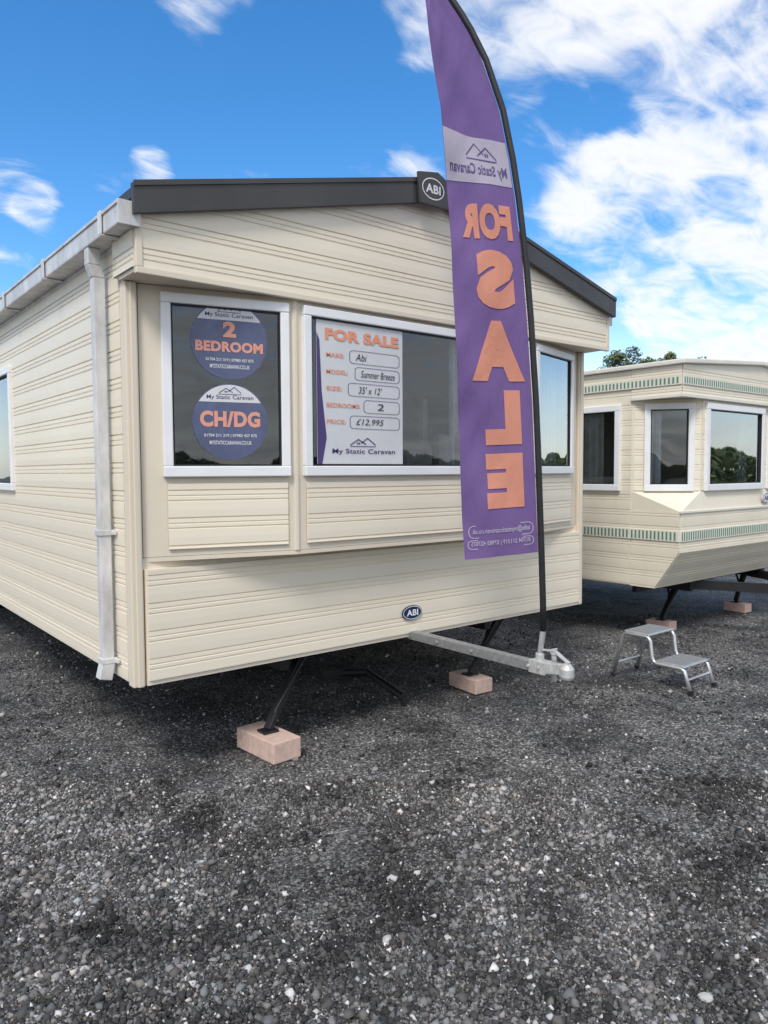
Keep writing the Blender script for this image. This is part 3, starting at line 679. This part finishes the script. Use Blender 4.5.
d = ray(641, 372); tpos = CAM+d*(26/ Vector((d.x, d.y, 0)).length); tx, ty = tpos.x, tpos.y
tree = thing('leafy_tree', (tx, ty, 0), 'green leafy tree showing above the roof of the smaller right-hand caravan', 'tree')
k = MB(); k.tube([(tx, ty, 0), (tx+.1, ty, 2), (tx, ty, 4)], [.25, .2, .12], 10)
for q in range(6): an = q*1.05; k.tube([(tx, ty, 2.4+q*.2), (tx+1.3*math.cos(an), ty+1.3*math.sin(an), 3.9+.1*q)], [.09, .03], 6)
k.build('trunk', m_bark, tree)
leafy('crown', (tx, ty, 4.70), (1.95, 1.95, .95), 15000, .065, m_leaf, tree, 3)
settle(tree)
# far tree line behind the camera, seen only in the window glass
rnd = random.Random(5); mb = MB()
for i in range(60000):
    an = rnd.uniform(math.pi*.95, math.pi*1.95+.3); rr = rnd.uniform(74, 80); x = rr*math.cos(an); y = rr*math.sin(an)
    hmax = 3.0+1.6*noise.noise(Vector((an*9, 0, 0)))+1.2*noise.noise(Vector((an*40, 3, 0))); p = Vector((x, y, rnd.uniform(0, max(.6, hmax)))); s = rnd.uniform(.2, .42)
    a_ = Vector((rnd.gauss(0, 1), rnd.gauss(0, 1), rnd.gauss(0, 1))).normalized(); b_ = a_.orthogonal().normalized()
    mb.v += [tuple(p-a_*s), tuple(p+b_*s*.6), tuple(p+a_*s), tuple(p-b_*s*.6)]; k = len(mb.v)-4; mb.f.append((k, k+1, k+2, k+3))
o = mb.build('hedgerow', m_leaf, None, recalc=False); tag(o, 'far-off dark green hedgerow, glimpsed as a reflection in the caravan windows', 'hedgerow', kind='stuff')

# ================================================================ GROUND
def gh(x, y): return .016*noise.noise(Vector((x*1.1, y*1.1, 0)))+.009*noise.noise(Vector((x*4, y*4, 5)))-.004
def axis(lo, hi, st):
    c_ = list(np.arange(lo, hi, st)); o_ = []; s = st; v = lo
    while v > -400: s *= 1.5; v -= s; o_.append(v)
    o2 = []; s = st; v = c_[-1]
    while v < 400: s *= 1.5; v += s; o2.append(v)
    return o_[::-1]+c_+o2
xs = axis(-4.5, 10, .07); ys = axis(-5.5, 7, .07)
vs = []
for y in ys:
    for x in xs: vs.append((x, y, gh(x, y) if (-5.5 < x < 11 and -6.5 < y < 8) else -.004))
nx = len(xs); fs = [(j*nx+i, j*nx+i+1, (j+1)*nx+i+1, (j+1)*nx+i) for j in range(len(ys)-1) for i in range(nx-1)]
me = bpy.data.meshes.new('ground'); me.from_pydata(vs, [], fs); me.materials.append(m_gravel); me.shade_smooth()
g = bpy.data.objects.new('ground', me); C.objects.link(g); tag(g, kind='structure', label='dark grey gravel ground of the sales yard', cat='ground')

# loose chips: one uncountable mass
def chips(n, name):
    pos = []
    while len(pos) < n:
        px = random.uniform(-40, 808)
        dd = 1.75*(3.9/1.75)**(random.random()**.85) if random.random() < .80 else random.uniform(3, 8.5)
        lat = (px-384)/FPX*dd; q = CAM+fh*dd+r0*lat
        if noise.noise(Vector((q.x*1.3, q.y*1.3, 9)))+.7*noise.noise(Vector((q.x*4, q.y*4, 2))) < random.uniform(-.9, .10): continue
        pos.append((q.x, q.y))
    pos = np.array(pos)
    base = np.array([(1, 0, 0), (-1, 0, 0), (0, 1, 0), (0, -1, 0), (0, 0, 1), (0, 0, -1)], float)
    tri = np.array([(0, 2, 4), (2, 1, 4), (1, 3, 4), (3, 0, 4), (2, 0, 5), (1, 2, 5), (3, 1, 5), (0, 3, 5)])
    sz = np.random.lognormal(math.log(.0056), .50, n).clip(.0018, .024)
    V = base[None]*(np.random.uniform(.6, 1.3, (n, 6, 1)))+np.random.uniform(-.28, .28, (n, 6, 3)); V[:, :, 2] *= .8
    a = np.random.uniform(0, 6.28, n); b = np.random.uniform(-.7, .7, n)
    ca, sa, cb, sb = np.cos(a), np.sin(a), np.cos(b), np.sin(b)
    x, y, z = V[:, :, 0].copy(), V[:, :, 1].copy(), V[:, :, 2].copy()
    y2 = y*cb[:, None]-z*sb[:, None]; z2 = y*sb[:, None]+z*cb[:, None]
    X = x*ca[:, None]-y2*sa[:, None]; Y = x*sa[:, None]+y2*ca[:, None]
    hz = np.array([gh(p[0], p[1]) for p in pos])
    V = np.stack([X*sz[:, None]+pos[:, 0:1], Y*sz[:, None]+pos[:, 1:2], z2*sz[:, None]+(hz+sz*.3)[:, None]], 2).reshape(-1, 3)
    T = (tri[None]+6*np.arange(n)[:, None, None]).reshape(-1, 3)
    me = bpy.data.meshes.new(name); me.vertices.add(len(V)); me.vertices.foreach_set('co', V.ravel().astype(np.float32))
    me.loops.add(T.size); me.loops.foreach_set('vertex_index', T.ravel().astype(np.int32)); me.polygons.add(len(T)); me.polygons.foreach_set('loop_start', np.arange(0, T.size, 3, dtype=np.int32))
    me.update(calc_edges=True)
    pt_ = np.array([noise.noise(Vector((p[0]*.9, p[1]*.9, 20)))+.9*noise.noise(Vector((p[0]*3, p[1]*3, 4))) for p in pos])
    t = np.random.random(n); tone = np.where(t < .55, np.random.uniform(.030, .095, n), np.where(t < .965, np.random.uniform(.095, .27, n), np.random.uniform(.38, .70, n)))
    tone = tone*np.where(t < .965, (1.0+1.05*pt_).clip(.38, 1.65), 1)
    warm = np.random.uniform(-.04, .10, n)
    col = np.stack([tone*(1+warm), tone, tone*(1-warm*.8), np.ones(n)], 1); col = np.repeat(col, 6, 0)
    at = me.attributes.new('tone', 'FLOAT_COLOR', 'POINT'); at.data.foreach_set('color', col.ravel().astype(np.float32))
    me.materials.append(m_stone); o = bpy.data.objects.new(name, me); C.objects.link(o); return o
tag(chips(160000, 'gravel_chips'), 'loose dark and pale gravel chips scattered over the yard', 'gravel', kind='stuff')

# a few larger pale stones one can pick out
def stone(px, py, s, label):
    p = ground_at(px, py); bm = bmesh.new(); bmesh.ops.create_icosphere(bm, subdivisions=2, radius=1)
    for v in bm.verts:
        n_ = noise.noise(v.co*1.3+Vector((px, py, 0))); v.co *= 1+.35*n_; v.co.z *= .6
    me = bpy.data.meshes.new('loose_stone'); bm.to_mesh(me); bm.free(); me.materials.append(m_pale)
    o = bpy.data.objects.new('loose_stone', me); C.objects.link(o); o.scale = (s, s*.75, s); o.rotation_euler.z = px; o.location = (p.x, p.y, gh(p.x, p.y)+s*.4); tag(o, label, 'stone')
stone(392, 880, .024, 'pale loose stone, the largest one in the middle of the open gravel')
stone(387, 939, .021, 'pale loose stone just below the largest stone, in the centre foreground')
stone(706, 1000, .024, 'pale loose stone in the bottom right corner of the gravel')
stone(85, 972, .017, 'pale loose stone in the bottom left foreground')
stone(448, 936, .015, 'small pale stone right of the centre foreground stones')
stone(487, 815, .017, 'small pale stone on open gravel below the tow bar')

# ================================================================ WORLD
SUN_EL, SUN_AZ = 50, 234   # azimuth of the sun measured clockwise from +Y
STR = .13
wd = bpy.data.worlds.new('World'); bpy.context.scene.world = wd; wd.use_nodes = True
N = wd.node_tree.nodes; L = wd.node_tree.links; N.clear()
out = N.new('ShaderNodeOutputWorld'); bg = N.new('ShaderNodeBackground'); L.new(bg.outputs[0], out.inputs[0]); bg.inputs['Strength'].default_value = STR
sk = N.new('ShaderNodeTexSky'); sk.sky_type = 'NISHITA'; sk.sun_disc = False; sk.sun_elevation = R(SUN_EL); sk.sun_rotation = R(SUN_AZ); sk.air_density = 1.0; sk.dust_density = .4; sk.ozone_density = 3.5
tc = N.new('ShaderNodeTexCoord')
def math_(op, a, b=None, c_=None, clamp=False):
    m = N.new('ShaderNodeMath'); m.operation = op; m.use_clamp = clamp
    for i, v in enumerate((a, b, c_)):
        if v is None: continue
        if isinstance(v, (int, float)): m.inputs[i].default_value = v
        else: L.new(v, m.inputs[i])
    return m.outputs[0]
sp = N.new('ShaderNodeSeparateXYZ'); L.new(tc.outputs['Generated'], sp.inputs[0])
hsv = N.new('ShaderNodeHueSaturation'); hsv.inputs['Value'].default_value = 1.65; L.new(sk.outputs[0], hsv.inputs['Color'])
sm = N.new('ShaderNodeMapRange'); sm.inputs['From Min'].default_value = .0; sm.inputs['From Max'].default_value = .22; sm.inputs['To Min'].default_value = .45; sm.inputs['To Max'].default_value = 1.3
L.new(sp.outputs[2], sm.inputs['Value']); L.new(sm.outputs[0], hsv.inputs['Saturation'])
zc = math_('ADD', math_('MAXIMUM', sp.outputs[2], 0), .22)
cb = N.new('ShaderNodeCombineXYZ'); L.new(math_('DIVIDE', sp.outputs[0], zc), cb.inputs[0]); L.new(math_('DIVIDE', sp.outputs[1], zc), cb.inputs[1])
n1 = N.new('ShaderNodeTexNoise'); n1.inputs['Scale'].default_value = 3.4; n1.inputs['Detail'].default_value = 13; n1.inputs['Roughness'].default_value = .54; n1.inputs['Distortion'].default_value = .3; L.new(cb.outputs[0], n1.inputs['Vector'])
mp = N.new('ShaderNodeMapping'); mp.inputs['Rotation'].default_value = (0, 0, R(48)); mp.inputs['Scale'].default_value = (2.4, 5, 1); L.new(cb.outputs[0], mp.inputs['Vector'])
n2 = N.new('ShaderNodeTexNoise'); n2.inputs['Scale'].default_value = 2.2; n2.inputs['Detail'].default_value = 13; n2.inputs['Roughness'].default_value = .60; n2.inputs['Distortion'].default_value = .9; L.new(mp.outputs[0], n2.inputs['Vector'])
bumps = [(470, 5, 4.2, .46), (560, 0, 4.6, .50), (640, 2, 4.6, .50), (730, -2, 4.0, .40), (410, 14, 3.0, .38), (660, 40, 2.8, .34), (690, 75, 2.0, .24), (210, -8, 2.8, .44), (285, -8, 2.2, .36),
         (20, 188, 2.0, .44), (42, 214, 1.6, .38), (148, 166, 1.5, .50), (105, 176, 1.2, .30), (10, 262, 1.5, .34), (300, 60, 5, -.25), (60, 60, 7, -.25), (320, 130, 4, -.15), (590, 95, 2.4, -.18),
         (640, 180, 5, .32), (730, 145, 5, .38), (740, 215, 6, .52), (610, 240, 4.5, .32), (680, 262, 4, .46), (570, 175, 3.5, .26), (760, 290, 4, .36), (705, 352, 3.6, .40), (768, 325, 3, .40), (400, 150, 3.0, .14), (655, 318, 1.8, .36)]
msum = None
for px, py, rad, st_ in bumps:
    d = ray(px, py); vm = N.new('ShaderNodeVectorMath'); vm.operation = 'DOT_PRODUCT'; L.new(tc.outputs['Generated'], vm.inputs[0]); vm.inputs[1].default_value = d
    mr = N.new('ShaderNodeMapRange'); mr.interpolation_type = 'SMOOTHSTEP'; mr.inputs['From Min'].default_value = math.cos(R(rad*1.5)); mr.inputs['From Max'].default_value = 1; mr.inputs['To Max'].default_value = st_; L.new(vm.outputs['Value'], mr.inputs['Value'])
    msum = mr.outputs[0] if msum is None else math_('ADD', msum, mr.outputs[0])
msum = math_('MINIMUM', msum, .52)
# away from the view, unseen extra cloud added to brighten the ambient light
dv = N.new('ShaderNodeVectorMath'); dv.operation = 'DOT_PRODUCT'; L.new(tc.outputs['Generated'], dv.inputs[0]); dv.inputs[1].default_value = FW
beh = N.new('ShaderNodeMapRange'); beh.inputs['From Min'].default_value = .45; beh.inputs['From Max'].default_value = -.1; beh.inputs['To Max'].default_value = .60; L.new(dv.outputs['Value'], beh.inputs['Value'])
msum = math_('ADD', msum, beh.outputs[0])
nm = math_('ADD', math_('MULTIPLY', n1.outputs['Fac'], .6), math_('MULTIPLY', n2.outputs['Fac'], .4))
den = math_('ADD', math_('MULTIPLY', math_('SUBTRACT', nm, .5), 2.5), msum)
dm = N.new('ShaderNodeMapRange'); dm.interpolation_type = 'SMOOTHSTEP'; dm.inputs['From Min'].default_value = .12; dm.inputs['From Max'].default_value = .74; L.new(den, dm.inputs['Value'])
cr = N.new('ShaderNodeValToRGB'); cr.color_ramp.elements[0].position = .45; cr.color_ramp.elements[0].color = (1, 1, 1, 1); cr.color_ramp.elements[1].position = 1; cr.color_ramp.elements[1].color = (.72, .76, .84, 1)
L.new(math_('MULTIPLY', den, .95, clamp=True), cr.inputs['Fac'])
sc = N.new('ShaderNodeVectorMath'); sc.operation = 'SCALE'; sc.inputs['Scale'].default_value = 1.10/STR; L.new(cr.outputs['Color'], sc.inputs[0])
mx = N.new('ShaderNodeMix'); mx.data_type = 'RGBA'; L.new(dm.outputs[0], mx.inputs[0]); L.new(hsv.outputs[0], mx.inputs[6]); L.new(sc.outputs[0], mx.inputs[7])
L.new(mx.outputs[2], bg.inputs['Color'])
# sun: soft, veiled by cloud
ld = bpy.data.lights.new('sun', 'SUN'); ld.energy = 2.4; ld.angle = R(16); ld.color = (1, .95, .88); lo = bpy.data.objects.new('sun', ld); C.objects.link(lo)
az, el = R(SUN_AZ), R(SUN_EL); sd = Vector((math.sin(az)*math.cos(el), math.cos(az)*math.cos(el), math.sin(el)))
lo.rotation_euler = sd.to_track_quat('Z', 'Y').to_euler(); lo.location = (0, 0, 20)
vs_ = bpy.context.scene.view_settings; vs_.view_transform = 'Standard'; vs_.look = 'None'; vs_.exposure = 0
